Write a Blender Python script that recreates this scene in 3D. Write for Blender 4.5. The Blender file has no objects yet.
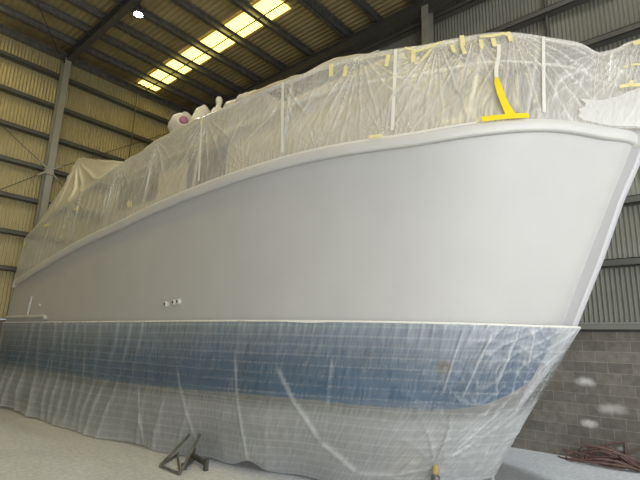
import bpy, bmesh, math, random
import numpy as np
from mathutils import Vector, Matrix

random.seed(7)
rng = np.random.RandomState(5)
scene = bpy.context.scene
COL = scene.collection

# ------------------------------------------------------------------ camera
cam_d = bpy.data.cameras.new('camera')
cam = bpy.data.objects.new('camera', cam_d)
COL.objects.link(cam)
RT = Vector((0.65206301, -0.75753789, 0.03082507))
UP = Vector((-0.18537537, -0.11987765, 0.97532831))
FW = Vector((0.73515291, 0.64168972, 0.21859665))
m = Matrix((RT, UP, -FW)).transposed().to_4x4()
m.translation = Vector((0, 0, 1.978))
cam.matrix_world = m
cam_d.sensor_width = 36.0
cam_d.sensor_fit = 'HORIZONTAL'
cam_d.lens = 463.5 / 640 * 36
cam_d.clip_start = 0.05
cam_d.clip_end = 200
scene.camera = cam

# ------------------------------------------------------------------ world, lights, exposure
w = bpy.data.worlds.new('world'); scene.world = w
w.use_nodes = True
w.node_tree.nodes['Background'].inputs[0].default_value = (0.80, 0.88, 1.0, 1)
w.node_tree.nodes['Background'].inputs[1].default_value = 0.7

def area(name, loc, size, energy, color, direction):
    d = bpy.data.lights.new(name, 'AREA'); d.shape = 'RECTANGLE'
    d.size, d.size_y = size; d.energy = energy; d.color = color
    o = bpy.data.objects.new(name, d); COL.objects.link(o)
    o.location = loc
    o.rotation_euler = Vector(direction).to_track_quat('-Z', 'Y').to_euler()
    return o

# daylight coming in through the big open roller door in the wall behind the photographer
area('door_daylight', (0.4, -3.6, 3.5), (12.4, 6.8), 660, (1.0, 0.99, 0.96), (0.0, 1, 0.0))

scene.view_settings.view_transform = 'Standard'
scene.view_settings.look = 'None'
scene.view_settings.exposure = 0.0
scene.view_settings.gamma = 1.0
scene.view_settings.use_curve_mapping = False
scene.cycles.transparent_max_bounces = 24
scene.cycles.max_bounces = 10
scene.cycles.sample_clamp_indirect = 6.0

# ------------------------------------------------------------------ helpers
def tag(o, label=None, cat=None, group=None, kind=None):
    if label: o['label'] = label
    if cat: o['category'] = cat
    if group: o['group'] = group
    if kind: o['kind'] = kind
    return o

def link_mesh(name, verts, faces, mats, parent=None, smooth=False, uvs=None, attr=None, fmat=None):
    me = bpy.data.meshes.new(name)
    me.from_pydata([tuple(map(float, v)) for v in verts], [], [tuple(map(int, f)) for f in faces])
    if not isinstance(mats, (list, tuple)): mats = [mats]
    for mm in mats: me.materials.append(mm)
    if fmat is not None: me.polygons.foreach_set('material_index', np.asarray(fmat, dtype=np.int32))
    if smooth: me.polygons.foreach_set('use_smooth', np.ones(len(me.polygons), dtype=bool))
    if uvs is not None:
        ul = me.uv_layers.new(name='UVMap')
        li = np.zeros(len(me.loops), dtype=np.int32); me.loops.foreach_get('vertex_index', li)
        ul.data.foreach_set('uv', np.asarray(uvs, dtype=np.float32)[li].ravel())
    if attr is not None:
        at = me.attributes.new('fold_tone', 'FLOAT', 'POINT')
        at.data.foreach_set('value', np.asarray(attr, dtype=np.float32).ravel())
    me.update()
    o = bpy.data.objects.new(name, me); COL.objects.link(o)
    if parent is not None: o.parent = parent
    return o

class MB:
    """collects shapes for one mesh object"""
    def __init__(s): s.v = []; s.f = []
    def add(s, verts, faces):
        b = len(s.v); s.v += [tuple(v) for v in verts]; s.f += [tuple(i + b for i in f) for f in faces]; return s
    def box(s, a, b):
        (x0, y0, z0), (x1, y1, z1) = a, b
        return s.add([(x0,y0,z0),(x1,y0,z0),(x1,y1,z0),(x0,y1,z0),(x0,y0,z1),(x1,y0,z1),(x1,y1,z1),(x0,y1,z1)],
                     [(0,3,2,1),(4,5,6,7),(0,1,5,4),(1,2,6,5),(2,3,7,6),(3,0,4,7)])
    def tube(s, pts, r, n=8, cap=True):
        pts = [Vector(p) for p in pts]; rings = []
        prev = None
        for i, p in enumerate(pts):
            t = (pts[min(i+1, len(pts)-1)] - pts[max(i-1, 0)]).normalized()
            a = prev if prev is not None else (Vector((0,0,1)) if abs(t.z) < .9 else Vector((1,0,0)))
            u = (a - t * a.dot(t))
            if u.length < 1e-4: u = t.orthogonal()
            u.normalize(); prev = u; v = t.cross(u)
            rr = r[i] if isinstance(r, (list, tuple)) else r
            rings.append([p + u*rr*math.cos(2*math.pi*k/n) + v*rr*math.sin(2*math.pi*k/n) for k in range(n)])
        vs = [q for R in rings for q in R]; fs = []
        for i in range(len(rings)-1):
            for k in range(n):
                k2 = (k+1) % n
                fs.append((i*n+k, i*n+k2, (i+1)*n+k2, (i+1)*n+k))
        if cap:
            fs.append(tuple(reversed(range(n)))); fs.append(tuple((len(rings)-1)*n+k for k in range(n)))
        return s.add(vs, fs)
    def bar(s, a, b, w, h, up=(0,0,1)):
        a, b = Vector(a), Vector(b); t = (b-a).normalized(); u = Vector(up)
        sd = t.cross(u)
        if sd.length < 1e-4: sd = t.orthogonal()
        sd.normalize(); u = sd.cross(t)
        c = [(-1,-1),(1,-1),(1,1),(-1,1)]
        vs = [a + sd*x*w/2 + u*y*h/2 for x, y in c] + [b + sd*x*w/2 + u*y*h/2 for x, y in c]
        return s.add(vs, [(0,1,2,3)[::-1],(4,5,6,7),(0,1,5,4),(1,2,6,5),(2,3,7,6),(3,0,4,7)])
    def lathe(s, prof, centre=(0,0,0), n=20):
        cx, cy, cz = centre; vs = []; fs = []
        for r, z in prof:
            for k in range(n):
                a = 2*math.pi*k/n; vs.append((cx+r*math.cos(a), cy+r*math.sin(a), cz+z))
        for i in range(len(prof)-1):
            for k in range(n):
                k2 = (k+1) % n; fs.append((i*n+k, i*n+k2, (i+1)*n+k2, (i+1)*n+k))
        fs.append(tuple(reversed(range(n)))); fs.append(tuple((len(prof)-1)*n+k for k in range(n)))
        return s.add(vs, fs)
    def build(s, name, mat, parent=None, smooth=False):
        return link_mesh(name, s.v, s.f, mat, parent, smooth)

def empty(name, loc):
    o = bpy.data.objects.new(name, None); COL.objects.link(o); o.location = loc
    o.empty_display_size = 0.3
    return o

def child(o, parent):
    """parent a mesh whose vertices are in world coordinates"""
    o.parent = parent
    o.matrix_parent_inverse = Matrix.Translation(-Vector(parent.location))
    return o

def struct(name, mb, mat, label, cat, smooth=False):
    o = mb.build(name, mat, None, smooth) if isinstance(mb, MB) else mb
    return tag(o, label, cat, None, 'structure')

# ------------------------------------------------------------------ materials
def new_mat(name):
    mt = bpy.data.materials.new(name); mt.use_nodes = True
    nt = mt.node_tree; b = nt.nodes['Principled BSDF']
    return mt, nt, b

def N(nt, kind, **kw):
    n = nt.nodes.new(kind)
    for k, v in kw.items(): setattr(n, k, v)
    return n

def plain(name, col, rough=0.5, metal=0.0, var=0.12, scale=4.0, bump=0.0, bscale=60, stretch=(1,1,1)):
    mt, nt, b = new_mat(name)
    tc = N(nt, 'ShaderNodeTexCoord'); mp = N(nt, 'ShaderNodeMapping'); mp.inputs['Scale'].default_value = stretch
    nz = N(nt, 'ShaderNodeTexNoise'); nz.inputs['Scale'].default_value = scale; nz.inputs['Detail'].default_value = 5
    rp = N(nt, 'ShaderNodeValToRGB')
    c = np.array(col)
    rp.color_ramp.elements[0].position = 0.3; rp.color_ramp.elements[1].position = 0.7
    rp.color_ramp.elements[0].color = (*np.clip(c*(1-var), 0, 1), 1); rp.color_ramp.elements[1].color = (*np.clip(c*(1+var), 0, 1), 1)
    L = nt.links.new
    L(tc.outputs['Object'], mp.inputs[0]); L(mp.outputs[0], nz.inputs['Vector']); L(nz.outputs[0], rp.inputs[0]); L(rp.outputs[0], b.inputs['Base Color'])
    b.inputs['Roughness'].default_value = rough; b.inputs['Metallic'].default_value = metal
    if bump:
        n2 = N(nt, 'ShaderNodeTexNoise'); n2.inputs['Scale'].default_value = bscale
        bp = N(nt, 'ShaderNodeBump'); bp.inputs['Strength'].default_value = bump; bp.inputs['Distance'].default_value = 0.02
        L(mp.outputs[0], n2.inputs['Vector']); L(n2.outputs[0], bp.inputs['Height']); L(bp.outputs[0], b.inputs['Normal'])
    return mt

M = {}
M['sheet'] = plain('zinc_sheet', (0.32, 0.325, 0.285), 0.5, 0.2, 0.08, 1.2)
M['roof'] = plain('roof_sheet', (0.42, 0.35, 0.20), 0.5, 0.2, 0.18, 1.5)  # olive tint of the warm roof light mixed into the sheet colour
M['sheet_far'] = plain('warm_tinted_sheet', (0.56, 0.49, 0.29), 0.42, 0.3, 0.08, 1.2)  # warm skylight tint put into the far wall's colour
M['outer'] = plain('dark_lining', (0.14, 0.14, 0.13), 0.6, 0, 0.1, 2)
M['galv'] = plain('galvanised_steel', (0.20, 0.205, 0.19), 0.4, 0.5, 0.3, 9)
M['girt'] = plain('girt_steel', (0.12, 0.122, 0.11), 0.5, 0.2, 0.1, 3)
M['steel'] = plain('painted_steel', (0.34, 0.33, 0.29), 0.5, 0.0, 0.1, 3)
M['darksteel'] = plain('dark_steel', (0.085, 0.085, 0.08), 0.55, 0.1, 0.15, 3)
M['primer'] = plain('hull_primer', (0.57, 0.57, 0.56), 0.42, 0.0, 0.025, 1.6, bump=0.10, bscale=7)
M['stem'] = plain('stem_white', (0.62, 0.62, 0.65), 0.4, 0, 0.02, 2)
M['white'] = plain('white_paint', (0.66, 0.66, 0.64), 0.35, 0, 0.02, 2)
M['bottom'] = plain('bottom_primer', (0.30, 0.295, 0.28), 0.6, 0, 0.08, 2)
M['blue'] = plain('antifouling_blue', (0.014, 0.078, 0.165), 0.55, 0, 0.22, 1.8)
M['house'] = plain('deckhouse_cream', (0.66, 0.60, 0.47), 0.4, 0, 0.03, 1)
M['glass'] = plain('dark_window_glass', (0.03, 0.035, 0.04), 0.1, 0, 0.05, 1)
M['tape_y'] = plain('yellow_tape', (0.92, 0.72, 0.02), 0.5, 0, 0.06, 12)
M['tape_c'] = plain('cream_tape', (0.84, 0.77, 0.42), 0.55, 0, 0.1, 12)
M['tape_w'] = plain('white_tape', (0.82, 0.82, 0.78), 0.5, 0, 0.04, 12)
M['hose'] = plain('hose_rubber', (0.20, 0.115, 0.095), 0.5, 0, 0.25, 30)
M['bundle'] = plain('white_wrapping', (0.80, 0.77, 0.70), 0.45, 0, 0.05, 14, bump=0.5, bscale=16)
M['pink'] = plain('pink_end', (0.50, 0.22, 0.34), 0.5, 0, 0.2, 14)
M['brass'] = plain('worn_yellow_cap', (0.55, 0.44, 0.20), 0.5, 0.2, 0.3, 20)
M['rust'] = plain('rust_stain', (0.035, 0.02, 0.014), 0.7, 0, 0.3, 14)
M['rubber'] = plain('dark_outlet', (0.04, 0.04, 0.045), 0.6, 0, 0.1, 10)

def emit(name, col, strength, ribs=False):
    mt, nt, b = new_mat(name)
    b.inputs['Base Color'].default_value = (*col, 1)
    b.inputs['Emission Color'].default_value = (*col, 1)
    b.inputs['Emission Strength'].default_value = strength
    b.inputs['Roughness'].default_value = 0.5
    return mt
M['skylight'] = emit('yellowed_fibreglass', (1.0, 0.80, 0.20), 3.0)
M['lamp'] = emit('lamp_lens', (0.9, 1.0, 0.95), 40)

def floor_mat():
    mt, nt, b = new_mat('dusty_concrete'); L = nt.links.new
    tc = N(nt, 'ShaderNodeTexCoord')
    mp = N(nt, 'ShaderNodeMapping'); mp.inputs['Scale'].default_value = (1.0, 0.35, 1); mp.inputs['Rotation'].default_value = (0, 0, 0.5)
    n1 = N(nt, 'ShaderNodeTexNoise'); n1.inputs['Scale'].default_value = 1.1; n1.inputs['Detail'].default_value = 8; n1.inputs['Roughness'].default_value = 0.65
    n2 = N(nt, 'ShaderNodeTexNoise'); n2.inputs['Scale'].default_value = 14; n2.inputs['Detail'].default_value = 6
    r1 = N(nt, 'ShaderNodeValToRGB'); e = r1.color_ramp.elements
    e[0].position = 0.30; e[0].color = (0.62, 0.64, 0.665, 1); e[1].position = 0.72; e[1].color = (0.82, 0.845, 0.87, 1)
    r2 = N(nt, 'ShaderNodeValToRGB'); e = r2.color_ramp.elements
    e[0].position = 0.35; e[0].color = (0.82, 0.82, 0.82, 1); e[1].position = 0.75; e[1].color = (1.12, 1.12, 1.12, 1)
    mx = N(nt, 'ShaderNodeMix', data_type='RGBA', blend_type='MULTIPLY'); mx.inputs[0].default_value = 1
    L(tc.outputs['Object'], mp.inputs[0]); L(mp.outputs[0], n1.inputs['Vector']); L(tc.outputs['Object'], n2.inputs['Vector'])
    L(n1.outputs[0], r1.inputs[0]); L(n2.outputs[0], r2.inputs[0]); L(r1.outputs[0], mx.inputs[6]); L(r2.outputs[0], mx.inputs[7])
    # specks of white dust
    vo = N(nt, 'ShaderNodeTexVoronoi'); vo.inputs['Scale'].default_value = 2.3; vo.inputs['Randomness'].default_value = 1
    r3 = N(nt, 'ShaderNodeValToRGB'); e = r3.color_ramp.elements
    e[0].position = 0.03; e[0].color = (1, 1, 1, 1); e[1].position = 0.07; e[1].color = (0, 0, 0, 1)
    m2 = N(nt, 'ShaderNodeMix', data_type='RGBA'); m2.inputs[7].default_value = (0.75, 0.75, 0.75, 1)
    L(tc.outputs['Object'], vo.inputs['Vector']); L(vo.outputs['Distance'], r3.inputs[0]); L(r3.outputs[0], m2.inputs[0]); L(mx.outputs[2], m2.inputs[6])
    L(m2.outputs[2], b.inputs['Base Color'])
    b.inputs['Roughness'].default_value = 0.55
    bp = N(nt, 'ShaderNodeBump'); bp.inputs['Strength'].default_value = 0.15; L(n2.outputs[0], bp.inputs['Height']); L(bp.outputs[0], b.inputs['Normal'])
    return mt
M['floor'] = floor_mat()

def block_mat(swap):
    """concrete blocks 400 x 200; swap picks which horizontal axis runs along the wall"""
    mt, nt, b = new_mat('concrete_block_' + swap); L = nt.links.new
    tc = N(nt, 'ShaderNodeTexCoord'); sp = N(nt, 'ShaderNodeSeparateXYZ'); cb = N(nt, 'ShaderNodeCombineXYZ')
    L(tc.outputs['Object'], sp.inputs[0]); L(sp.outputs[1 if swap == 'y' else 0], cb.inputs[0]); L(sp.outputs[2], cb.inputs[1])
    br = N(nt, 'ShaderNodeTexBrick'); br.offset = 0.5
    br.inputs['Scale'].default_value = 1.0; br.inputs['Brick Width'].default_value = 0.4; br.inputs['Row Height'].default_value = 0.2
    br.inputs['Mortar Size'].default_value = 0.006; br.inputs['Mortar Smooth'].default_value = 0.3; br.inputs['Bias'].default_value = -0.1
    br.inputs['Color1'].default_value = (0.19, 0.175, 0.15, 1); br.inputs['Color2'].default_value = (0.26, 0.237, 0.20, 1)
    br.inputs['Mortar'].default_value = (0.33, 0.31, 0.28, 1)
    L(cb.outputs[0], br.inputs['Vector'])
    nz = N(nt, 'ShaderNodeTexNoise'); nz.inputs['Scale'].default_value = 9; nz.inputs['Detail'].default_value = 8
    rp = N(nt, 'ShaderNodeValToRGB'); e = rp.color_ramp.elements
    e[0].position = 0.3; e[0].color = (0.8, 0.8, 0.8, 1); e[1].position = 0.7; e[1].color = (1.15, 1.15, 1.15, 1)
    L(tc.outputs['Object'], nz.inputs['Vector']); L(nz.outputs[0], rp.inputs[0])
    mx = N(nt, 'ShaderNodeMix', data_type='RGBA', blend_type='MULTIPLY'); mx.inputs[0].default_value = 1
    L(br.outputs[0], mx.inputs[6]); L(rp.outputs[0], mx.inputs[7])
    last = mx.outputs[2]
    if swap == 'y':   # smears of white filler dust left on the blocks
        for (y, z, ry, rz, k) in ((2.20, 1.43, 0.24, 0.13, 0.95), (1.84, 0.96, 0.34, 0.13, 0.6), (2.20, 0.66, 0.20, 0.10, 0.9), (1.72, 0.28, 0.10, 0.06, 0.5)):
            sb = N(nt, 'ShaderNodeVectorMath', operation='SUBTRACT'); sb.inputs[1].default_value = (y, z, 0)
            L(cb.outputs[0], sb.inputs[0])
            nn = N(nt, 'ShaderNodeTexNoise'); nn.inputs['Scale'].default_value = 5; L(tc.outputs['Object'], nn.inputs['Vector'])
            ad = N(nt, 'ShaderNodeVectorMath', operation='MULTIPLY'); ad.inputs[1].default_value = (1/ry, 1/rz, 0)
            L(sb.outputs[0], ad.inputs[0])
            ln = N(nt, 'ShaderNodeVectorMath', operation='LENGTH'); L(ad.outputs[0], ln.inputs[0])
            su = N(nt, 'ShaderNodeMath', operation='ADD'); L(ln.outputs['Value'], su.inputs[0]); L(nn.outputs[0], su.inputs[1])
            mr = N(nt, 'ShaderNodeMapRange'); mr.inputs['From Min'].default_value = 1.35; mr.inputs['From Max'].default_value = 0.75
            mr.inputs['To Min'].default_value = 0; mr.inputs['To Max'].default_value = k
            L(su.outputs[0], mr.inputs['Value'])
            m2 = N(nt, 'ShaderNodeMix', data_type='RGBA'); m2.inputs[7].default_value = (0.78, 0.76, 0.72, 1)
            L(mr.outputs[0], m2.inputs[0]); L(last, m2.inputs[6]); last = m2.outputs[2]
    L(last, b.inputs['Base Color']); b.inputs['Roughness'].default_value = 0.85
    bp = N(nt, 'ShaderNodeBump'); bp.inputs['Strength'].default_value = 0.4; bp.inputs['Distance'].default_value = 0.01
    L(br.outputs['Fac'], bp.inputs['Height']); bp.invert = True; L(bp.outputs[0], b.inputs['Normal'])
    return mt
M['block_y'] = block_mat('y'); M['block_x'] = block_mat('x')

def film_mat(name, lo, hi, fold_gain, col=(0.86, 0.86, 0.84), bands=0.0, top_opacity=None, transl=0.35, streak=0.12, rough=0.28, low=None):
    """translucent masking film: lo = opacity where it lies single and flat, hi = most"""
    mt = bpy.data.materials.new(name); mt.use_nodes = True; nt = mt.node_tree; nt.nodes.clear(); L = nt.links.new
    out = N(nt, 'ShaderNodeOutputMaterial')
    tr = N(nt, 'ShaderNodeBsdfTransparent'); di = N(nt, 'ShaderNodeBsdfDiffuse'); tl = N(nt, 'ShaderNodeBsdfTranslucent'); gl = N(nt, 'ShaderNodeBsdfGlossy')
    gl.inputs['Roughness'].default_value = rough
    for s in (di, tl): s.inputs['Color'].default_value = (*col, 1)
    m1 = N(nt, 'ShaderNodeMixShader'); m1.inputs[0].default_value = transl; L(di.outputs[0], m1.inputs[1]); L(tl.outputs[0], m1.inputs[2])
    m2 = N(nt, 'ShaderNodeMixShader'); L(tr.outputs[0], m2.inputs[1]); L(m1.outputs[0], m2.inputs[2])
    m3 = N(nt, 'ShaderNodeMixShader'); L(m2.outputs[0], m3.inputs[1]); L(gl.outputs[0], m3.inputs[2])
    fr = N(nt, 'ShaderNodeLayerWeight'); fp = N(nt, 'ShaderNodeMath', operation='POWER'); fp.inputs[1].default_value = 4.0; L(fr.outputs['Facing'], fp.inputs[0])
    fm = N(nt, 'ShaderNodeMath', operation='MULTIPLY_ADD'); fm.inputs[1].default_value = 0.35; fm.inputs[2].default_value = 0.08; L(fp.outputs[0], fm.inputs[0]); L(fm.outputs[0], m3.inputs[0])
    at = N(nt, 'ShaderNodeAttribute'); at.attribute_name = 'fold_tone'
    uv = N(nt, 'ShaderNodeUVMap')
    def mth(op, a, bb, clamp=False):
        n = N(nt, 'ShaderNodeMath', operation=op); n.use_clamp = clamp
        for i, x in enumerate((a, bb)):
            if hasattr(x, 'links'): L(x, n.inputs[i])
            else: n.inputs[i].default_value = x
        return n.outputs[0]
    dens = mth('MULTIPLY_ADD', at.outputs['Fac'], fold_gain); dens.node.inputs[2].default_value = lo
    # fine streaks along the film
    mp = N(nt, 'ShaderNodeMapping'); mp.inputs['Scale'].default_value = (9, 1.2, 1); L(uv.outputs[0], mp.inputs[0])
    nz = N(nt, 'ShaderNodeTexNoise'); nz.inputs['Scale'].default_value = 3; nz.inputs['Detail'].default_value = 6; L(mp.outputs[0], nz.inputs['Vector'])
    sk = mth('MULTIPLY', mth('SUBTRACT', nz.outputs[0], 0.5), streak * 4)
    dens = mth('ADD', dens, sk)
    if bands:
        # woven horizontal threads and wide bands
        mp2 = N(nt, 'ShaderNodeMapping'); mp2.inputs['Scale'].default_value = (0.35, 26, 1); L(uv.outputs[0], mp2.inputs[0])
        n2 = N(nt, 'ShaderNodeTexNoise'); n2.inputs['Scale'].default_value = 1.0; n2.inputs['Detail'].default_value = 3; L(mp2.outputs[0], n2.inputs['Vector'])
        dens = mth('ADD', dens, mth('MULTIPLY', mth('SUBTRACT', n2.outputs[0], 0.5), bands * 1.6))
        wv = N(nt, 'ShaderNodeTexWave', wave_type='BANDS', bands_direction='Y', wave_profile='SIN')
        wv.inputs['Scale'].default_value = 2.2; wv.inputs['Distortion'].default_value = 0.8; wv.inputs['Detail'].default_value = 1; wv.inputs['Detail Scale'].default_value = 0.6
        L(uv.outputs[0], wv.inputs['Vector'])
        pw = mth('POWER', wv.outputs['Fac'], 9.0)
        mp3 = N(nt, 'ShaderNodeMapping'); mp3.inputs['Scale'].default_value = (70, 30, 1); L(uv.outputs[0], mp3.inputs[0])
        n3 = N(nt, 'ShaderNodeTexNoise'); n3.inputs['Scale'].default_value = 1.0; n3.inputs['Detail'].default_value = 2; L(mp3.outputs[0], n3.inputs['Vector'])
        dens = mth('ADD', dens, mth('MULTIPLY', mth('MULTIPLY', pw, n3.outputs[0]), bands * 1.7))
        wx = N(nt, 'ShaderNodeTexWave', wave_type='BANDS', bands_direction='X'); wx.inputs['Scale'].default_value = 6.0; wx.inputs['Distortion'].default_value = 0.6
        L(uv.outputs[0], wx.inputs['Vector'])
        dens = mth('ADD', dens, mth('MULTIPLY', mth('POWER', wx.outputs['Fac'], 8.0), bands * 0.04))
    if top_opacity:  # more opaque towards the top edge
        sp = N(nt, 'ShaderNodeSeparateXYZ'); L(uv.outputs[0], sp.inputs[0])
        mr = N(nt, 'ShaderNodeMapRange'); mr.inputs['From Min'].default_value = top_opacity[0]; mr.inputs['From Max'].default_value = 0.0
        mr.inputs['To Min'].default_value = 0; mr.inputs['To Max'].default_value = top_opacity[1]; L(sp.outputs[1], mr.inputs['Value'])
        dens = mth('ADD', dens, mth('POWER', mr.outputs[0], 1.5))
    if low:   # paler low down: milky haze of film off the hull put into opacity
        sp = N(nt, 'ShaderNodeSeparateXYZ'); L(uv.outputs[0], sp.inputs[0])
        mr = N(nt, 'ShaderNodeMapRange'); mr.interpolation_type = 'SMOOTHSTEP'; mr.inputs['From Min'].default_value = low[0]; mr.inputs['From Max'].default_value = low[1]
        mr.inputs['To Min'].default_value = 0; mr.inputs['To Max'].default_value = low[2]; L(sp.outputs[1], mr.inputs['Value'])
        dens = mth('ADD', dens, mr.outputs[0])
    mx = mth('MAXIMUM', dens, 0.04); mi = mth('MINIMUM', mx, hi)
    L(mi, m2.inputs[0]); L(m3.outputs[0], out.inputs[0])
    return mt
M['film'] = film_mat('masking_film', 0.45, 0.98, 0.85, col=(0.985, 0.98, 0.96), transl=0.26, rough=0.2)
M['film_bow'] = film_mat('white_bow_film', 0.88, 0.98, 0.2, col=(0.95, 0.95, 0.94))
M['film_tent'] = film_mat('tent_film', 0.74, 0.97, 0.45, col=(0.92, 0.86, 0.72))
M['skirt'] = film_mat('skirt_film', 0.08, 0.95, 0.5, col=(0.88, 0.92, 0.945), bands=0.12, top_opacity=(0.95, 0.48), transl=0.3, low=(1.02, 1.5, 0.50))

# ------------------------------------------------------------------ hull lines
#<<CURVES
XC = 7.05
def pchip(x, y):
    x = np.asarray(x, float); y = np.asarray(y, float); h = np.diff(x); d = np.diff(y)/h; n = len(x); mm = np.zeros(n)
    for i in range(1, n-1):
        if d[i-1]*d[i] > 0:
            w1 = 2*h[i]+h[i-1]; w2 = h[i]+2*h[i-1]; mm[i] = (w1+w2)/(w1/d[i-1]+w2/d[i])
    mm[0] = d[0]; mm[-1] = d[-1]
    def ev(q):
        q = np.clip(np.asarray(q, float), x[0], x[-1]); i = np.clip(np.searchsorted(x, q)-1, 0, n-2); t = (q-x[i])/h[i]
        return ((1+2*t)*(1-t)**2*y[i] + t*(1-t)**2*h[i]*mm[i] + t*t*(3-2*t)*y[i+1] + t*t*(t-1)*h[i]*mm[i+1])
    return ev
class Line:
    """a line along the boat from stem to stern, read at t = sqrt of the share of its length"""
    def __init__(s, pts):
        p = np.array(pts, float); s.y0, s.y1 = p[0, 1], p[-1, 1]
        t = np.sqrt((p[:, 1]-s.y0)/(s.y1-s.y0)); s.fx = pchip(t, p[:, 0]); s.fz = pchip(t, p[:, 2])
    def __call__(s, t):
        t = np.asarray(t, float); return np.stack([s.fx(t), s.y0+(s.y1-s.y0)*t*t, s.fz(t)], -1)
YS = 15.9
SHEER = Line([(6.98,.62,4.77),(6.65,.86,4.81),(6.15,1.29,4.85),(5.75,1.62,4.80),(5.4,2.07,4.74),(5.0,3.0,4.68),(4.7,4.15,4.69),(4.5,5.7,4.64),(4.42,7.9,4.5),(4.4,9.5,4.33),(4.4,11.3,4.17),(4.4,13.5,3.85),(4.45,YS,3.48)])
WL = Line([(6.98,1.70,2.28),(6.6,1.95,2.28),(6.15,2.38,2.28),(5.8,2.85,2.28),(5.5,3.4,2.28),(5.2,4.15,2.28),(4.9,5.3,2.28),(4.72,6.7,2.28),(4.63,8.5,2.28),(4.58,10.5,2.28),(4.58,13,2.29),(4.50,YS+.42,2.30)])
CHINE = Line([(6.99,2.05,1.74),(6.6,2.28,1.42),(6.2,2.62,1.24),(5.82,3.2,1.17),(5.47,3.85,1.17),(5.2,4.5,1.2),(4.95,5.5,1.2),(4.8,6.72,1.17),(4.7,8.5,1.13),(4.66,10,1.1),(4.54,YS+.42,1.05)])
KEEL = Line([(7.0,2.60,.80),(7.0,3.2,.52),(7.0,4.5,.46),(7.0,YS,.45)])
RAIL = Line([(7.05,.33,6.2),(6.98,.55,6.18),(6.9,.70,6.1),(6.8,.89,6.07),(6.6,1.07,6.18),(6.35,1.36,6.25),(5.9,1.9,6.33),(5.55,2.4,6.26),(5.3,2.86,6.2),(5.1,3.28,6.2),(4.8,4.14,6.18),(4.65,4.58,6.07),(4.55,5.43,6.04),(4.5,6.55,6.01),(4.5,7.71,6.05),(4.5,8.4,6.01),(4.5,9.03,5.93),(4.5,10.23,5.84),(4.5,12.6,5.46),(4.5,14.94,5.09),(4.5,YS,4.85)])
GUN = Line([(7.05,.46,4.842),(6.65,.82,4.842),(6.15,1.25,4.882),(5.75,1.58,4.832),(5.38,2.05,4.772),(4.98,3.0,4.712),(4.68,4.15,4.722),(4.48,5.7,4.672),(4.40,7.9,4.532),(4.38,9.5,4.362),(4.38,11.3,4.202),(4.38,13.5,3.882),(4.43,YS+.03,3.512)])
SK_TOP = Line([(7.05,1.48,2.30),(6.57,1.90,2.30),(6.12,2.34,2.30),(5.77,2.81,2.30),(5.47,3.37,2.30),(5.17,4.12,2.30),(4.87,5.28,2.30),(4.69,6.7,2.30),(4.60,8.5,2.30),(4.55,10.5,2.30),(4.55,13,2.31),(4.47,YS+.46,2.32)])
SK_MID = Line([(7.05,1.86,1.76),(6.56,2.24,1.40),(6.16,2.57,1.22),(5.78,3.16,1.15),(5.43,3.81,1.15),(5.16,4.46,1.18),(4.91,5.47,1.18),(4.76,6.71,1.15),(4.66,8.5,1.11),(4.62,10,1.08),(4.50,YS+.46,1.03)])
SK_BOT = Line([(7.05,2.76,.30),(6.5,2.98,.24),(6.0,3.3,.20),(5.82,4.3,.06),(5.62,5.25,.03),(5.38,6.3,.025),(4.96,8,.02),(4.72,9.5,.03),(4.58,11,.03),(4.56,14,.06),(4.52,YS+.46,.14)])
def film_pt(t, v):   # v = 0 at the gunwale, 1 at the rail
    a, b = GUN(t), RAIL(t); return a + (b-a)*np.asarray(v)[..., None]
def skirt_pt(t, v):  # v = 0 at the waterline, 1 at the hem
    a, b, c = SK_TOP(t), SK_MID(t), SK_BOT(t); v = np.asarray(v)[..., None]
    q1 = a + (b-a)*np.clip(v/.48, 0, 1); q2 = b + (c-b)*np.clip((v-.48)/.52, 0, 1)
    return np.where(v < .48, q1, q2)
#>>CURVES

def grid_faces(nu, nv, off=0, flip=False):
    i, j = np.meshgrid(np.arange(nu-1), np.arange(nv-1), indexing='ij')
    a = off + i*nv + j; b = a + nv
    f = np.stack([a, b, b+1, a+1], -1).reshape(-1, 4)
    return f[:, ::-1] if flip else f

def mirror(p):
    q = np.array(p); q[..., 0] = 2*XC - q[..., 0]; return q

# ------------------------------------------------------------------ setting: floor, walls, roof, frame
XR, YL = 10.5, 16.6
mb = MB(); mb.box((-14, -14, -0.1), (XR+.2, YL+.2, 0))
struct('floor', mb, M['floor'], 'dusty grey concrete floor of the shed under the boat', 'floor')
mb = MB(); mb.box((XR, -3.9, 0), (XR+.2, YL, 2.4))
struct('wall_right', mb, M['block_y'], 'grey concrete block wall below the corrugated sheeting beside the bow', 'wall')
mb = MB(); mb.box((-9.2, YL, 0), (XR, YL+.2, 2.4))
struct('wall_left', mb, M['block_x'], 'concrete block base of the far wall behind the stern', 'wall')

def corrugated(name, mat, axis, u0, u1, w0, w1, fixed, pitch, amp, label, nper=8):
    """sheet with waves along u; w is the straight direction"""
    n = int((u1-u0)/pitch*nper); u = np.linspace(u0, u1, n+1); d = fixed + amp*np.sin(2*np.pi*u/pitch)
    vs = []
    for k in range(n+1):
        for ww in (w0, w1):
            if axis == 'x': vs.append((d[k], u[k], ww))       # wall facing -X, waves along Y
            elif axis == 'y': vs.append((u[k], d[k], ww))     # wall facing -Y, waves along X
            else: vs.append((u[k], ww, d[k]))                 # roof, waves along X
    fs = grid_faces(n+1, 2, 0, axis == 'y')
    o = link_mesh(name, vs, fs, mat, None, True)
    return tag(o, label, 'wall' if axis != 'z' else 'ceiling', None, 'structure')
corrugated('wall_right_sheeting', M['sheet'], 'x', -3.7, YL, 2.42, 11.9, XR+.03, 0.085, 0.024, 'corrugated grey steel sheeting above the block wall by the bow')
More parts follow.
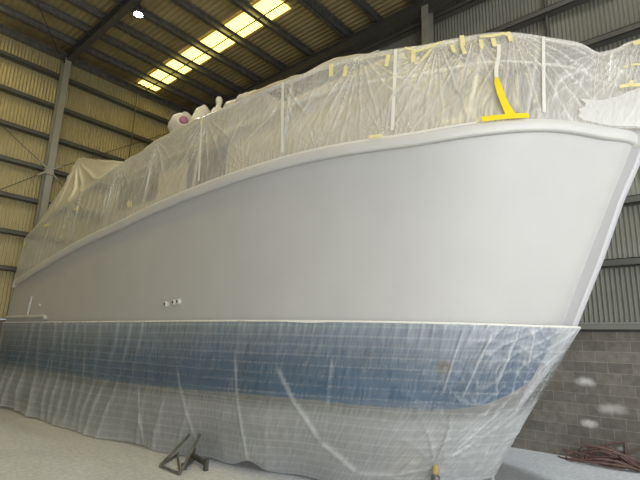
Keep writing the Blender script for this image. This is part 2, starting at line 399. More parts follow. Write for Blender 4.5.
corrugated('wall_left_sheeting', M['sheet_far'], 'y', -9, XR, 2.42, 11.9, YL+.03, 0.10, 0.024, 'corrugated steel sheeting of the far wall behind the stern')
corrugated('ceiling', M['roof'], 'z', -9, XR+.1, -3.7, YL+.1, 11.78, 0.17, 0.014, 'corrugated steel roof sheeting high over the boat')
# walls out of view, with the roller door opening behind the photographer
mb = MB(); mb.box((-9.2, -3.9, 0), (-9, YL, 11.9)); struct('wall_back', mb, M['outer'], 'plain side wall of the shed out of view', 'wall')
mb = MB(); mb.box((-9, -3.9, 0), (-6, -3.7, 11.9)); mb.box((6.8, -3.9, 0), (XR, -3.7, 11.9)); mb.box((-6, -3.9, 7.0), (6.8, -3.7, 11.9))
struct('wall_front', mb, M['outer'], 'end wall with the open roller door out of view', 'wall')

ordn = ['lowest', 'second', 'third', 'fourth', 'fifth', 'sixth', 'seventh', 'eighth']
for k in range(7):
    z = 3.6 + 1.2*k
    mb = MB(); mb.box((XR-.2, -3.72, z), (XR+.01, YL-.25, z+.015)); mb.box((XR-.2, -3.72, z), (XR-.185, YL-.25, z+.15)); mb.box((XR-.2, -3.72, z+.135), (XR+.01, YL-.25, z+.15))
    struct('girt_beam', mb, M['girt'], ordn[k] + ' horizontal steel girt up the wall beside the bow', 'beam')
mb = MB(); mb.box((XR-.05, -3.72, 2.375), (XR+.0, YL-.25, 2.425))
struct('trim_2', mb, M['rubber'], 'dark gap strip under the flashing on the block wall', 'trim')
mb = MB(); mb.box((XR-.06, -3.72, 2.42), (XR+.01, YL-.25, 2.52)); mb.box((XR-.10, -3.72, 2.52), (XR+.01, YL-.25, 2.55))
struct('trim_1', mb, M['sheet'], 'grey steel flashing along the top of the block wall', 'trim')
for k in range(7):
    z = 3.87 + 1.13*k
    mb = MB(); mb.box((-9, YL-.2, z), (XR-.02, YL+.01, z+.015)); mb.box((-9, YL-.2, z), (XR-.02, YL-.185, z+.14)); mb.box((-9, YL-.2, z+.125), (XR-.02, YL+.01, z+.14))
    struct('girt_beam', mb, M['girt'], ordn[k] + ' horizontal steel girt up the far wall behind the stern', 'beam')
mb = MB(); mb.box((-9, YL-.22, 11.42), (XR-.02, YL-.0, 11.56)); mb.box((-9, YL-.42, 11.5), (XR-.02, YL-.22, 11.53))
struct('eave_beam', mb, M['galv'], 'steel eave channel along the top of the far wall', 'beam')

def ibeam(mb, a, b, wid, dep, t=.014, up=(0,0,1)):
    a, b = Vector(a), Vector(b); u = Vector(up)
    mb.bar(a, b, t, dep, up)
    for s in (-1, 1): mb.bar(a + u*s*(dep/2), b + u*s*(dep/2), wid, t*1.4, up)
    return mb
# columns
mb = MB(); ibeam(mb, (4.95, YL-.38, 0), (4.95, YL-.38, 11.3), .20, .30, up=(0,1,0))
struct('column', mb, M['steel'], 'grey steel column on the far wall crossed by brace rods', 'column')
mb = MB(); ibeam(mb, (-0.8, YL-.38, 0), (-0.8, YL-.38, 11.3), .20, .30, up=(0,1,0))
struct('column', mb, M['steel'], 'grey steel column on the far wall away from the boat', 'column')
mb = MB(); ibeam(mb, (XR-.36, 5.2, 0), (XR-.36, 5.2, 11.1), .20, .28, up=(1,0,0))
struct('column', mb, M['steel'], 'steel column on the bow side wall rising above the rail wrap', 'column')
# sag rods between the girts
mb = MB(); mb.tube([(7.62, YL-.22, 3.9), (7.62, YL-.22, 11.45)], .022, 6); struct('sag_bar', mb, M['galv'], 'thin vertical sag bar between girts on the far wall', 'bar')
mb = MB(); mb.tube([(XR-.1, 2.31, 2.5), (XR-.1, 2.31, 11.5)], .035, 6); struct('sag_bar', mb, M['girt'], 'thin vertical sag bar between girts above the bow', 'bar')
# rafters
mb = MB(); ibeam(mb, (4.97, -3.72, 11.40), (4.97, YL-.25, 11.40), .20, .32)
struct('rafter_beam', mb, M['darksteel'], 'dark steel rafter running out from the far wall column', 'beam')
mb = MB(); ibeam(mb, (-0.8, -3.72, 11.40), (-0.8, YL-.25, 11.40), .20, .32)
struct('rafter_beam', mb, M['darksteel'], 'dark steel rafter out of view overhead', 'beam')
mb = MB(); ibeam(mb, (XR-.36, -3.72, 11.18), (XR-.36, YL-.25, 11.18), .20, .36)
struct('rafter_beam', mb, M['darksteel'], 'dark steel rafter along the top of the wall beside the boat', 'beam')
# purlins
pn = ['first', 'second', 'third', 'fourth', 'fifth', 'sixth', 'seventh', 'eighth', 'ninth', 'tenth', 'eleventh', 'twelfth', 'thirteenth']
PY = [15.55, 14.44, 13.45, 12.3, 11.0, 9.65, 8.05, 6.9, 5.6, 4.3, 3.0, 1.2, -2.0]
for k, y in enumerate(PY):
    mb = MB(); wd = .10 if k != 6 else .16
    mb.box((-9, y-.008, 11.54), (XR-.1, y+.008, 11.735)); mb.box((-9, y-.008, 11.54), (XR-.1, y+wd, 11.552)); mb.box((-9, y-wd, 11.722), (XR-.1, y+.008, 11.735)); mb.box((-9, y+wd-.012, 11.54), (XR-.1, y+wd, 11.575))
    struct('purlin_beam', mb, M['galv'], pn[k] + ' steel roof purlin counted from the far wall', 'beam')
mb = MB(); mb.tube([(7.86, 8.1, 11.52), (7.86, YL-.3, 11.52)], .02, 6); struct('bridging_bar', mb, M['darksteel'], 'thin steel bridging bar below the glowing skylight strip', 'bar')
# skylights: yellowed translucent roof sheets, and an added unseen fill strip
def skylight(name, x0, x1, y0, y1, label, mk='skylight'):
    n = int((x1-x0)/.17*8); u = np.linspace(x0, x1, n+1); d = 11.755 + .012*np.sin(2*np.pi*u/.17)
    vs = [(u[k], yy, d[k]) for k in range(n+1) for yy in (y0, y1)]
    return tag(link_mesh(name, vs, grid_faces(n+1, 2), M[mk], None, True), label, 'skylight', None, 'structure')
skylight('window_1', 7.58, 8.36, 8.75, YL-.25, 'long glowing yellow translucent skylight strip in the roof')
M['white_fill'] = emit('white_fill_glow', (1.0, 0.98, 0.94), 5.0)  # white glow of unseen strips, chosen to fill hull and floor with light
M['boosted'] = emit('boosted_fibreglass', (0.95, 0.80, 0.36), 9.0)  # glow raised above the visible strip's to brighten the far wall
skylight('window_2', 1.55, 2.33, -4, YL-.05, 'second translucent skylight strip out of view', 'boosted')
skylight('window_3', -4.1, -3.3, -4, YL-.05, 'third translucent skylight strip out of view', 'white_fill')
skylight('fill_strip', 7.42, 8.2, -3.6, 3.4, 'added glowing strip above the bow, unseen, brightening floor and deck', 'white_fill')

# wall bracing: star plate and crossing rods
br = empty('wall_brace', (4.85, YL-.56, 7.2)); tag(br, 'crossed steel brace rods meeting at a star plate on the far column', 'bracing')
c0 = Vector((4.92, YL-.56, 7.2))
ends = [(-0.75, 13.0-2.2, 'a'), (-0.75, 3.4, 'b'), (10.3, 11.0, 'c'), (10.3, 3.4, 'd')]
ends = [(Vector((-0.75, YL-.25, 12.0-0.9)), 0), (Vector((-0.75, YL-.25, 2.6)), 1), (Vector((10.2, YL-.25, 11.0)), 2), (Vector((7.6, YL-.25, 5.0)), 3)]
for e, k in ends:
    d = (e-c0).normalized()
    child(MB().tube([c0 + d*.22, e], .013, 6).build('brace_rod', M['darksteel']), br)
    child(MB().tube([c0 + d*.10, c0 + d*.42], .035, 8).build('turnbuckle', M['steel']), br)
mb = MB(); mb.box((c0.x-.13, c0.y-.012, c0.z-.13), (c0.x+.13, c0.y+.012, c0.z+.13)); child(mb.build('star_plate', M['steel']), br)
child(MB().box((c0.x-.05, c0.y+.01, c0.z-.05), (c0.x+.05, c0.y+.05, c0.z+.05)).build('mounting_bracket', M['steel']), br)
rb = MB().tube([(4.75, YL-.3, 11.35), (2.4, 12.8, 11.5)], .014, 6).build('roof_brace_rod', M['darksteel'])
tag(rb, 'thin roof brace rod slanting away from the top of the column', 'rod')

# high bay lamp
lp = empty('high_bay_lamp', (5.13, 11.6, 10.95)); tag(lp, 'bright round high bay lamp hung beside the dark rafter', 'lamp')
c = (5.13, 11.6, 10.95)
child(MB().lathe([(.04,.30),(.06,.28),(.07,.18),(.11,.13),(.14,.04),(.14,0),(.125,0)], c).build('lamp_housing', M['darksteel'], None, True), lp)
child(MB().lathe([(.12,.012),(.12,-.005),(.07,-.02),(.01,-.025)], c).build('lens', M['lamp'], None, True), lp)
child(MB().tube([(5.13, 11.6, 11.24), (5.13, 11.6, 11.6), (4.99, 11.6, 11.55)], .018, 6).build('hanging_bracket', M['darksteel']), lp)
pl = bpy.data.lights.new('overhead_spot', 'SPOT'); pl.energy = 250; pl.spot_size = 2.4; pl.spot_blend = .6; pl.shadow_soft_size = .18; pl.color = (.93, 1, .97)
po = bpy.data.objects.new('overhead_spot', pl); COL.objects.link(po); po.location = (5.13, 11.6, 10.85)

floor_fill = bpy.data.lights.new('overhead_spot', 'SPOT'); floor_fill.energy = 1700; floor_fill.spot_size = .95; floor_fill.spot_blend = .7; floor_fill.shadow_soft_size = .25; floor_fill.color = (.93, .98, 1)
po = bpy.data.objects.new('overhead_spot', floor_fill); COL.objects.link(po); po.location = (8.7, 1.0, 10.9)   # added unseen lamp without a fixture, brightens the floor by the bow

# ------------------------------------------------------------------ the boat
BOAT_O = (7.05, 8.0, 0.45)
boat = empty('boat', BOAT_O); tag(boat, 'large white motor boat hull with blue bottom, masked for painting in the shed', 'boat')
T = np.linspace(0, 1, 161)
def lerp(a, b, v): return a + (b-a)*v
rows = []
S_, W_, C_, K_ = SHEER(T), WL(T), CHINE(T), KEEL(T)
S2 = S_.copy(); S2[:, 0] += .05*np.clip(T*6, 0, 1); S2[:, 2] -= .02
nt_ = 15
flare = np.exp(-((T-.30)/.22)**2)*.10
for k in range(nt_):
    v = k/(nt_-1); p = lerp(S2, W_, v); p[:, 0] += flare*np.sin(np.pi*v); p[:, 1] += .6*flare*np.sin(np.pi*v)*np.exp(-(T/.3)**2); rows.append(p)
for k in range(1, 7): rows.append(lerp(W_, C_, k/6))
for k in range(1, 9): rows.append(lerp(C_, K_, k/8))
R_ = np.stack(rows, 1); nu, nv = R_.shape[:2]
fm = np.tile(np.array([0]*(nt_-1) + [1]*6 + [2]*8), nu-1)
near = R_.reshape(-1, 3); far = mirror(R_).reshape(-1, 3)
V = np.concatenate([near, far]); F = np.concatenate([grid_faces(nu, nv), grid_faces(nu, nv, nu*nv, True)]); FM = np.concatenate([fm, fm])
# deck, transom, bottom join and bow join as strips between the two sides
def strip(idx):
    return [(a, b, b+nu*nv, a+nu*nv) for a, b in zip(idx[:-1], idx[1:])]
deck = strip([i*nv for i in range(nu)]); trans = strip([(nu-1)*nv + j for j in range(nv)]); bowj = strip([j for j in range(nv)]); keelj = strip([i*nv+nv-1 for i in range(nu)])
tm = [0]*(nt_-1) + [1]*6 + [2]*8
F = [tuple(f) for f in F] + deck + trans + bowj + keelj
FM = list(FM) + [0]*len(deck) + tm + tm + [2]*len(keelj)
hull = link_mesh('hull', V, F, [M['primer'], M['blue'], M['bottom']], None, True, fmat=FM)
hull.data.polygons.foreach_set('use_smooth', np.array([len(f) == 4 and k < 2*(nu-1)*(nv-1) for k, f in enumerate(F)], dtype=bool))
es = hull.data.edges
child(hull, boat)
for p in hull.data.polygons: pass
# sharp chine
at = hull.data.attributes.new('sharp_edge', 'BOOLEAN', 'EDGE')
vi = np.zeros(len(es)*2, dtype=np.int32); es.foreach_get('vertices', vi); vi = vi.reshape(-1, 2)
jj = vi % nv; sh = (jj[:, 0] == nt_-1+6) & (jj[:, 1] == nt_-1+6)
at.data.foreach_set('value', sh)

# stem bar
ZS = [5.0, 4.42, 3.96, 3.18, 2.28, 1.97, 1.76, 1.54, 1.16, .85, .66]; YST = [.36, .60, .82, 1.13, 1.53, 1.72, 1.88, 2.05, 2.34, 2.58, 2.76]
zs = np.linspace(.66, 4.86, 60); ys = np.interp(zs, ZS[::-1], YST[::-1])
vs = []; prof = [(-.075, .24), (-.072, .05), (-.05, .012), (0, 0), (.05, .012), (.072, .05), (.075, .24)]
for z, y in zip(zs, ys):
    for dx, dy in prof: vs.append((7.05+dx, y+dy, z))
fs = list(map(tuple, grid_faces(len(zs), len(prof))))
fs += [tuple(range(len(prof))), tuple(reversed([(len(zs)-1)*len(prof)+k for k in range(len(prof))]))]
child(link_mesh('stem_bar', vs, fs, M['stem'], None, False), boat)

# gunwale moulding: swept section along the sheer
def sweep(line, prof, ts, side=1):
    P = line(ts); tan = np.gradient(P, axis=0); tan /= np.linalg.norm(tan, axis=1)[:, None]
    out = np.stack([-tan[:, 1], tan[:, 0], 0*tan[:, 0]], -1); out /= np.linalg.norm(out, axis=1)[:, None]
    vs = []
    for i in range(len(ts)):
        for o_, z_ in prof: vs.append(P[i] + out[i]*o_ + np.array((0, 0, z_)))
    vs = np.array(vs)
    if side < 0: vs = mirror(vs)
    n = len(prof); fs = []
    for i in range(len(ts)-1):
        for k in range(n):
            k2 = (k+1) % n; fs.append((i*n+k, i*n+k2, (i+1)*n+k2, (i+1)*n+k))
    fs += [tuple(range(n)), tuple(reversed([(len(ts)-1)*n+k for k in range(n)]))]
    return vs, fs
gp = [(-.06, -.11), (.0, -.11), (.020, -.105), (.030, -.09), (.032, .02), (.026, .036), (.0, .046), (-.06, .046)]
ts = np.linspace(0, 1, 150)
for sd in (1, -1):
    vs, fs = sweep(SHEER, gp, ts, sd); child(link_mesh('gunwale', vs, fs, M['white'], None, True), boat)
mb = MB(); mb.box((6.96, .33, 4.63), (7.14, .75, 4.82)); child(mb.build('stem_head', M['white']), boat)
mb = MB(); mb.box((4.42, YS-.02, 3.34), (2*XC-4.42, YS+.05, 3.52)); child(mb.build('transom_rail', M['white']), boat)

# rails, stanchions, deckhouse behind the film
RIN = lambda t: RAIL(t) + np.array([.03, .0, -.03])
for sd in (1, -1):
    P = RIN(np.linspace(0.0, 1, 110)); P = P if sd > 0 else mirror(P)
    child(MB().tube(P, .028, 8).build('top_rail', M['white'], None, True), boat)
    mid = film_pt(np.linspace(.12, .62, 60), np.full(60, .68)) + np.array([.05, .02, 0]); mid = mid if sd > 0 else mirror(mid)
    child(MB().tube(mid, .018, 6).build('middle_rail', M['tape_w'], None, True), boat)
def t_of_y(line, y): return math.sqrt(max(0, (y-line.y0)/(line.y1-line.y0)))
for y in (.75, 1.5, 2.1, 3.1, 4.75, 6.9, 8.6, 10.3, 12.1, 14.0, 15.8):
    t = t_of_y(RAIL, y)
    for sd in (1, -1):
        a = film_pt(np.array([t]), np.array([0.0]))[0] + np.array([.045, .015, -.06]); b = RIN(np.array([t]))[0]
        if sd < 0: a, b = mirror(a), mirror(b)
        child(MB().tube([a, b], .028, 8).build('stanchion', M['white'], None, True), boat)
def house(name, prof, y0, y1, yy0, yy1, mat):
    """cabin block: half-breadth/height profile, raked front and back"""
    n = len(prof); vs = []
    for k, (ya, yb) in enumerate(((y0, yy0), (y1, yy1))):
        for b_, z_ in prof: 
            f = (z_-prof[0][1])/(prof[-1][1]-prof[0][1]); vs.append((XC-b_, lerp(ya, yb, f), z_))
        for b_, z_ in reversed(prof):
            f = (z_-prof[0][1])/(prof[-1][1]-prof[0][1]); vs.append((XC+b_, lerp(ya, yb, f), z_))
    m_ = 2*n
    fs = [(i, (i+1) % m_, m_+(i+1) % m_, m_+i) for i in range(m_)] + [tuple(range(m_))[::-1], tuple(range(m_, 2*m_))]
    return child(MB().add(vs, fs).build(name, mat), boat)
dh = house('deckhouse', [(1.75, 4.0), (1.73, 5.98), (1.68, 6.3), (1.4, 6.41)], 2.95, 12.5, 3.15, 12.3, M['house'])
fb = house('flybridge', [(1.55, 5.85), (1.75, 6.2), (1.95, 6.42), (1.9, 6.46)], 6.2, 11.3, 5.9, 11.2, M['house'])
for xs in (-1, 1):
    x0_, x1_ = sorted((XC + xs*1.70, XC + xs*1.86)); mb = MB(); mb.box((x0_, 2.98, 6.02), (x1_, 12.4, 6.09)); child(mb.build('side_ledge', M['house']), boat)
for (ya, yb) in ((7.2, 8.5), (9.8, 11.6)):
    mb = MB(); mb.box((XC-1.77, ya, 5.2), (XC-1.70, yb, 5.85)); child(mb.build('cabin_window', M['glass']), boat)
# white rubbing strip with an upright near the stern
def side_pt(y, z):
    tt = t_of_y(WL, y); tS = t_of_y(SHEER, y); a = WL(np.array([tt]))[0]; b = SHEER(np.array([tS]))[0]; b[0] += .05
    f = (z-2.28)/(b[2]-2.28); return np.array([lerp(a[0], b[0], f), y, z])
pts = [side_pt(y, 2.46) + np.array([-.03, 0, 0]) for y in np.linspace(YS+.36, 13.42, 12)] + [side_pt(13.3, 2.44) + np.array([-.03, 0, 0]), side_pt(13.26, 2.38) + np.array([-.03, 0, 0])]
child(MB().tube(pts, .045, 8).build('rubbing_strip', M['white'], None, True), boat)
child(MB().bar(side_pt(14.55, 2.46) + np.array([-.03, 0, 0]), side_pt(14.35, 3.0) + np.array([-.03, 0, 0]), .05, .12).build('boarding_strip', M['white']), boat)
child(MB().tube([side_pt(13.75, 2.76) + np.array([.02, 0, 0]), side_pt(13.75, 2.76) + np.array([-.04, 0, 0])], .03, 10).build('outlet_fitting', M['white']), boat)
# three small fittings
for y, z in ((7.72, 2.60), (7.47, 2.625), (7.34, 2.635)):
    p = side_pt(y, z); n0 = np.array([-1, 0, 0.0])
    fo = MB().tube([p - n0*.02, p + n0*.035, p + n0*.05], [.055, .05, .03], 12).build('outlet_fitting', M['white'], None, True); child(fo, boat)
    ho = MB().tube([p + n0*.045, p + n0*.052], [.026, .026], 10).build('outlet_hole', M['rubber']); ho.parent = fo; 
# through-hull opening with a brown stain below the waterline
tq = t_of_y(WL, 2.74); a, b = WL(np.array([tq]))[0], CHINE(np.array([tq]))[0]; pc = lerp(a, b, .5)
d1 = WL(np.array([tq+.02]))[0] - WL(np.array([tq-.02]))[0]; d1 /= np.linalg.norm(d1); nrm = np.cross(d1, b-a); nrm /= np.linalg.norm(nrm); nrm = -nrm if nrm[0] > 0 else nrm
child(MB().tube([pc - nrm*.03, pc + nrm*.012], [.11, .10], 18).build('thruster_opening', M['rust']), boat)

# keel blocks
for k, y in enumerate((4.2, 7.2, 10.2, 13.2)):
    mb = MB(); mb.box((6.75, y-.15, 0), (7.35, y+.15, .23)); mb.box((6.8, y-.13, .23), (7.3, y+.13, .447))
    tag(mb.build('keel_block', plain('timber_block', (.30, .22, .14), .7, 0, .2, 5)), 'timber keel block under the boat behind the plastic skirt', 'block', 'keel blocks under the hull')

# ------------------------------------------------------------------ films
def arc(line, t):
    tt = np.linspace(0, 1, 2000); P = line(tt); s = np.concatenate([[0], np.cumsum(np.linalg.norm(np.diff(P, axis=0), axis=1))])
    return np.interp(t, tt, s)
def vnoise(x, seed=0):
    """smooth 1-D noise"""
    r = np.random.RandomState(seed).rand(4096)*2-1; i = np.floor(x).astype(int); f = x-i; f = f*f*(3-2*f)
    return r[i % 4096]*(1-f) + r[(i+1) % 4096]*f
def noise2(x, y, seed=0):
    r = np.random.RandomState(seed).rand(128, 128)*2-1; i = np.floor(x).astype(int); j = np.floor(y).astype(int); f = x-i; g = y-j
    f = f*f*(3-2*f); g = g*g*(3-2*g); i %= 128; j %= 128; i2 = (i+1) % 128; j2 = (j+1) % 128
    return (r[i, j]*(1-f)+r[i2, j]*f)*(1-g) + (r[i, j2]*(1-f)+r[i2, j2]*f)*g
def ridge(x, p=3): return (1-np.abs(np.sin(x)))**p
def normals(P):
    du = np.gradient(P, axis=0); dv = np.gradient(P, axis=1); n = np.cross(du, dv); n /= np.linalg.norm(n, axis=2)[..., None]+1e-9
    flip = n[..., 0] > 0; n[flip] *= -1; return n
def seg_ridge(A, H, p, q, wdt):
    """crease along the segment p-q in (arc, height) space"""
    p = np.array(p); q = np.array(q); d = q-p; l2 = (d*d).sum(); s = ((A-p[0])*d[0] + (H-p[1])*d[1])/l2; sc = np.clip(s, 0, 1)
    r = np.hypot(A-(p[0]+d[0]*sc), H-(p[1]+d[1]*sc)); return np.exp(-(r/wdt)**2)*np.clip(np.minimum(sc, 1-sc)*8+.15, 0, 1)

def fan(A, H, a0, h0, reach, k, seed, th0=0.0, spread=1.3):
    """folds that fan out from a gathered point"""
    da = A-a0; dh = h0-H; r = np.hypot(da, dh)+1e-6; th = np.arctan2(da, np.abs(dh)+1e-6)
    env = np.exp(-(r/reach)**2)*np.clip(r/.08, 0, 1)*np.exp(-((th-th0)/spread)**2)
    return ridge(th*k + 1.2*vnoise(th*3+50, seed) + .25*vnoise(r*4+9, seed+1), 4)*env

# upper film around the rails
nt2, nv2 = 1051, 81
t2 = np.linspace(0, 1, nt2); v2 = np.linspace(0, 1, nv2)
TT, VV = np.meshgrid(t2, v2, indexing='ij')
P = film_pt(TT, VV); A = np.repeat(arc(GUN, t2)[:, None], nv2, 1); Hh = VV*np.linalg.norm(RAIL(t2)-GUN(t2), axis=1)[:, None]; HT = Hh[:, -1:]
nrm_ = normals(P)
aY = lambda y: float(arc(GUN, t_of_y(GUN, y)))
D = np.zeros_like(A); FO = np.zeros_like(A)
fans_top = [(10.1, 1.2, 13, 0.2), (6.9, 1.5, 12, .35), (3.75, 1.3, 15, .3), (2.75, 1.2, 14, 0), (2.32, 1.0, 13, 0), (1.92, 2.0, 15, -.75), (1.02, 1.1, 14, .1), (.72, 1.2, 17, 0), (.52, 1.0, 16, 0), (12.6, 1.1, 14, 0), (8.6, 1.2, 12, 0), (5.0, 0.9, 12, 0)]
for i, (y, rc, k, th0) in enumerate(fans_top):
    f = fan(A, Hh, aY(y), HT+.02, rc, k, 10+i, th0); f2 = fan(A, Hh, aY(y), HT+.02, rc*.8, k*2.3, 60+i, th0); D += .030*f + .008*f2; f3 = fan(A, Hh, aY(y), HT+.02, rc*.9, k*5.1, 90+i, th0); FO += 1.1*f**2 + .7*f2**2 + .5*f3**2
for i, (y, rc, k) in enumerate(((9.1, .8, 12), (12.9, .8, 12), (15.2, .7, 11), (5.6, .7, 12), (3.2, .7, 13), (2.9, .5, 12), (4.2, .5, 14))):
    f = fan(A, Hh, aY(y), -0.02, rc, k, 40+i, 0); D += .022*f; FO += .9*f**2
# ruffles gathered at the gunwale tape
env = np.exp(-Hh/.16)*np.clip(Hh/.03, 0, 1)
rf = ridge(A*38 + 3*vnoise(A*3, 3) + 2*noise2(A*5+30, Hh*3+4, 4), 2)*env*(.4+.6*np.clip(noise2(A*1.3+9, A*0+2.5, 6)+.5, 0, 1))
D += .016*rf; FO += .55*rf
# slack billow and slanting wrinkles
D += .035*noise2(A*.9+20, Hh*1.2+3, 7)*np.sin(np.pi*VV) + .012*noise2(A*4+11, Hh*2.2+A*1.3, 8)*np.sin(np.pi*VV)
sl = ridge(A*7 + Hh*4.5 + 2.2*noise2(A*1.1+3, Hh*1.1+7, 9), 5)*np.clip(noise2(A*.8+40, Hh*.9+1, 12)+.15, 0, 1)*np.sin(np.pi*VV)
D += .020*sl; FO += .7*sl**2
aft = np.clip((A-aY(8.5))/2, 0, 1)
va = ridge(A*9 + 1.0*Hh + 2.5*noise2(A*.9+5, Hh*.8+2, 14), 3)*aft*(.3+.7*np.clip(noise2(A*1.2+2, Hh+8, 15)+.5, 0, 1))*np.sin(np.pi*np.clip(VV, .03, .97))**.5
D += .032*va; FO += .5*va**2
D *= np.clip(VV*14, 0, 1)*np.clip((1-VV)*14, 0, 1)
Pn = P + nrm_*D[..., None]
upf = MB()
vs = np.concatenate([Pn.reshape(-1, 3), mirror(P[::6, ::5]).reshape(-1, 3)])
n6 = len(t2[::6]); n5 = len(v2[::5])
fs = np.concatenate([grid_faces(nt2, nv2), grid_faces(n6, n5, nt2*nv2, True)])
# film across the transom
nb = len(vs); tp = np.array([[lerp(Pn[-1, j], mirror(Pn[-1, j]), s) for j in range(0, nv2, 5)] for s in np.linspace(0, 1, 9)])
fs = np.concatenate([fs, grid_faces(9, tp.shape[1], nb)])
vs = np.concatenate([vs, tp.reshape(-1, 3)])
uv = np.concatenate([np.stack([A, Hh], -1).reshape(-1, 2), np.stack([A, Hh], -1)[::6, ::5].reshape(-1, 2), np.zeros((tp.shape[0]*tp.shape[1], 2))])
fo = np.concatenate([FO.ravel(), np.zeros(n6*n5 + tp.shape[0]*tp.shape[1])])
film = link_mesh('plastic_sheet', vs, fs, M['film'], None, True, uv, fo)
tag(film, 'creased translucent plastic sheet taped from gunwale to rail around the boat', 'plastic sheet')

# skirt around the bottom
nt3, nv3 = 640, 84
t3 = np.linspace(0, 1, nt3); v3 = np.linspace(0, 1, nv3); TT, VV = np.meshgrid(t3, v3, indexing='ij')
P = skirt_pt(TT, VV)
A = np.repeat(arc(SK_TOP, t3)[:, None], nv3, 1)
Hd = np.concatenate([np.zeros((nt3, 1)), np.cumsum(np.linalg.norm(np.diff(P, axis=1), axis=2), axis=1)], 1)
nr = normals(P)
low = np.clip((VV-.42)/.3, 0, 1)
sA = lambda y: float(arc(SK_TOP, t_of_y(SK_TOP, y)))
D = np.zeros_like(A); FO = np.zeros_like(A)
big = noise2(A*.9+3, Hd*.35+2, 21); D += low*(.06*big + .02) + .012*(noise2(A*2.4+8, Hd*.8, 22)+1)*(1-low)
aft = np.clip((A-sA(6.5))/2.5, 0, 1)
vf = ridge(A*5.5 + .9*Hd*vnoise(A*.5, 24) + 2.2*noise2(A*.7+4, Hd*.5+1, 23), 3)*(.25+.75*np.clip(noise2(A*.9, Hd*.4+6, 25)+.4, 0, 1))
D += .030*vf*(.35+.3*aft+low)*(.45+1.6*aft); FO += .34*vf*(.35+.65*aft) - .25*np.clip((A-sA(5.5))/4, 0, 1)*np.clip((VV-.40)/.15, 0, 1) + .12*np.clip((A-sA(6.2))/4, 0, 1)*np.clip((.52-VV)/.15, 0, 1)  # lower film thinned aft to imitate the dim stern, upper part made denser
tf = ridge(A*22 + 3*noise2(A*1.5, Hd*1.2, 26), 3)*np.exp(-Hd/.30)*np.clip(Hd/.03, 0, 1); D += .010*tf; FO += .40*tf
# crackled wrinkles of the loose film by the bow
bw = np.exp(-((A-.9)/1.0)**2)
ck = ridge(A*10 - Hd*6 + 4*noise2(A*1.8+3, Hd*1.8+8, 27), 5) + .8*ridge(A*5 + Hd*14 + 4*noise2(A*2.6+13, Hd*2.8, 28), 5)
pt = np.clip(noise2(A*3+7, Hd*3.4+A*1.5+1, 29)*3, 0, 1); D += .020*ck*bw; FO += .5*ck**1.5*bw*np.clip(noise2(A*2+7, Hd*2+1, 29)+.55, 0, 1.3) + .30*bw*pt*np.clip(noise2(A*9+2, Hd*11, 30)*1.6+.55, 0, 1)*np.clip(Hd/.3, 0, 1)*(Hd < 1.2)
#CREASES
for (ya, va_, yb, vb, wd, gn) in ((5.77, .20, 5.09, .97, .022, .7), (4.92, .28, 3.95, .73, .03, .8), (8.26, .45, 7.73, .99, .03, .7), (7.12, .31, 6.37, .86, .025, .6), (3.95, .73, 3.2, .90, .035, .8), (3.2, .90, 2.58, .91, .03, .7), (2.58, .91, 2.18, .87, .02, .6), (10.6, .3, 10.4, .95, .03, .5), (12.5, .3, 12.8, .9, .03, .5), (4.1, .2, 4.0, .5, .02, .3), (2.3, .05, 2.42, .42, .018, .8), (2.05, .03, 2.1, .35, .018, .8), (2.6, .03, 2.65, .4, .016, .6), (1.9, .04, 1.84, .3, .016, .7)):
    ia, ib = t_of_y(SK_TOP, ya), t_of_y(SK_TOP, yb)
    ja, jb = np.interp(va_, v3, Hd[int(ia*(nt3-1))]), np.interp(vb, v3, Hd[int(ib*(nt3-1))])
    c_ = seg_ridge(A, Hd, (sA(ya), ja), (sA(yb), jb), wd); D += .020*c_; FO += gn*c_
# folds drawn towards the tie on the jack stand
tie_t = t_of_y(SK_TOP, 2.16); ta = float(arc(SK_TOP, tie_t)); th_ = float(np.interp(.86, v3, Hd[int(tie_t*(nt3-1))]))
f = fan(A, Hd, ta, th_, 1.1, 8, 77, -.1, 1.3); D += .05*f; FO += 1.2*f**2
hem = np.clip((VV-.975)/.02, 0, 1); FO += .25*hem
D += .05*low**2*np.sin(A*3.1+1)*np.clip((VV-.8)/.2, 0, 1)*np.clip((A-2)/2, 0, 1)
Pn = P + nr*D[..., None]; Pn[..., 2] = np.maximum(Pn[..., 2], .012)
# raised lip of the hem
i0 = np.exp(-((A-sA(5.1))/.24)**2)*np.clip((VV-.88)/.12, 0, 1)**2; Pn[..., 2] += .15*i0; Pn[..., 0] += .05*i0
M_ = mirror(P[::8, ::7]); n8, n7 = M_.shape[:2]
tp = np.array([[lerp(Pn[-1, j], mirror(Pn[-1, j]), s) for j in range(0, nv3, 7)] for s in np.linspace(0, 1, 9)])
vs = np.concatenate([Pn.reshape(-1, 3), M_.reshape(-1, 3), tp.reshape(-1, 3)])
fs = np.concatenate([grid_faces(nt3, nv3), grid_faces(n8, n7, nt3*nv3, True), grid_faces(9, tp.shape[1], nt3*nv3+n8*n7)])
uv = np.concatenate([np.stack([A, Hd], -1).reshape(-1, 2), np.stack([A, Hd], -1)[::8, ::7].reshape(-1, 2), np.tile(np.stack([np.zeros(tp.shape[1]), np.linspace(0, 2.2, tp.shape[1])], -1), (9, 1))])
fo = np.concatenate([FO.ravel(), np.zeros(n8*n7 + tp.shape[0]*tp.shape[1])])
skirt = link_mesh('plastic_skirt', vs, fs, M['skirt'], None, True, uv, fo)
tag(skirt, 'translucent plastic skirt hanging from the waterline over the blue bottom to the floor', 'plastic sheet')
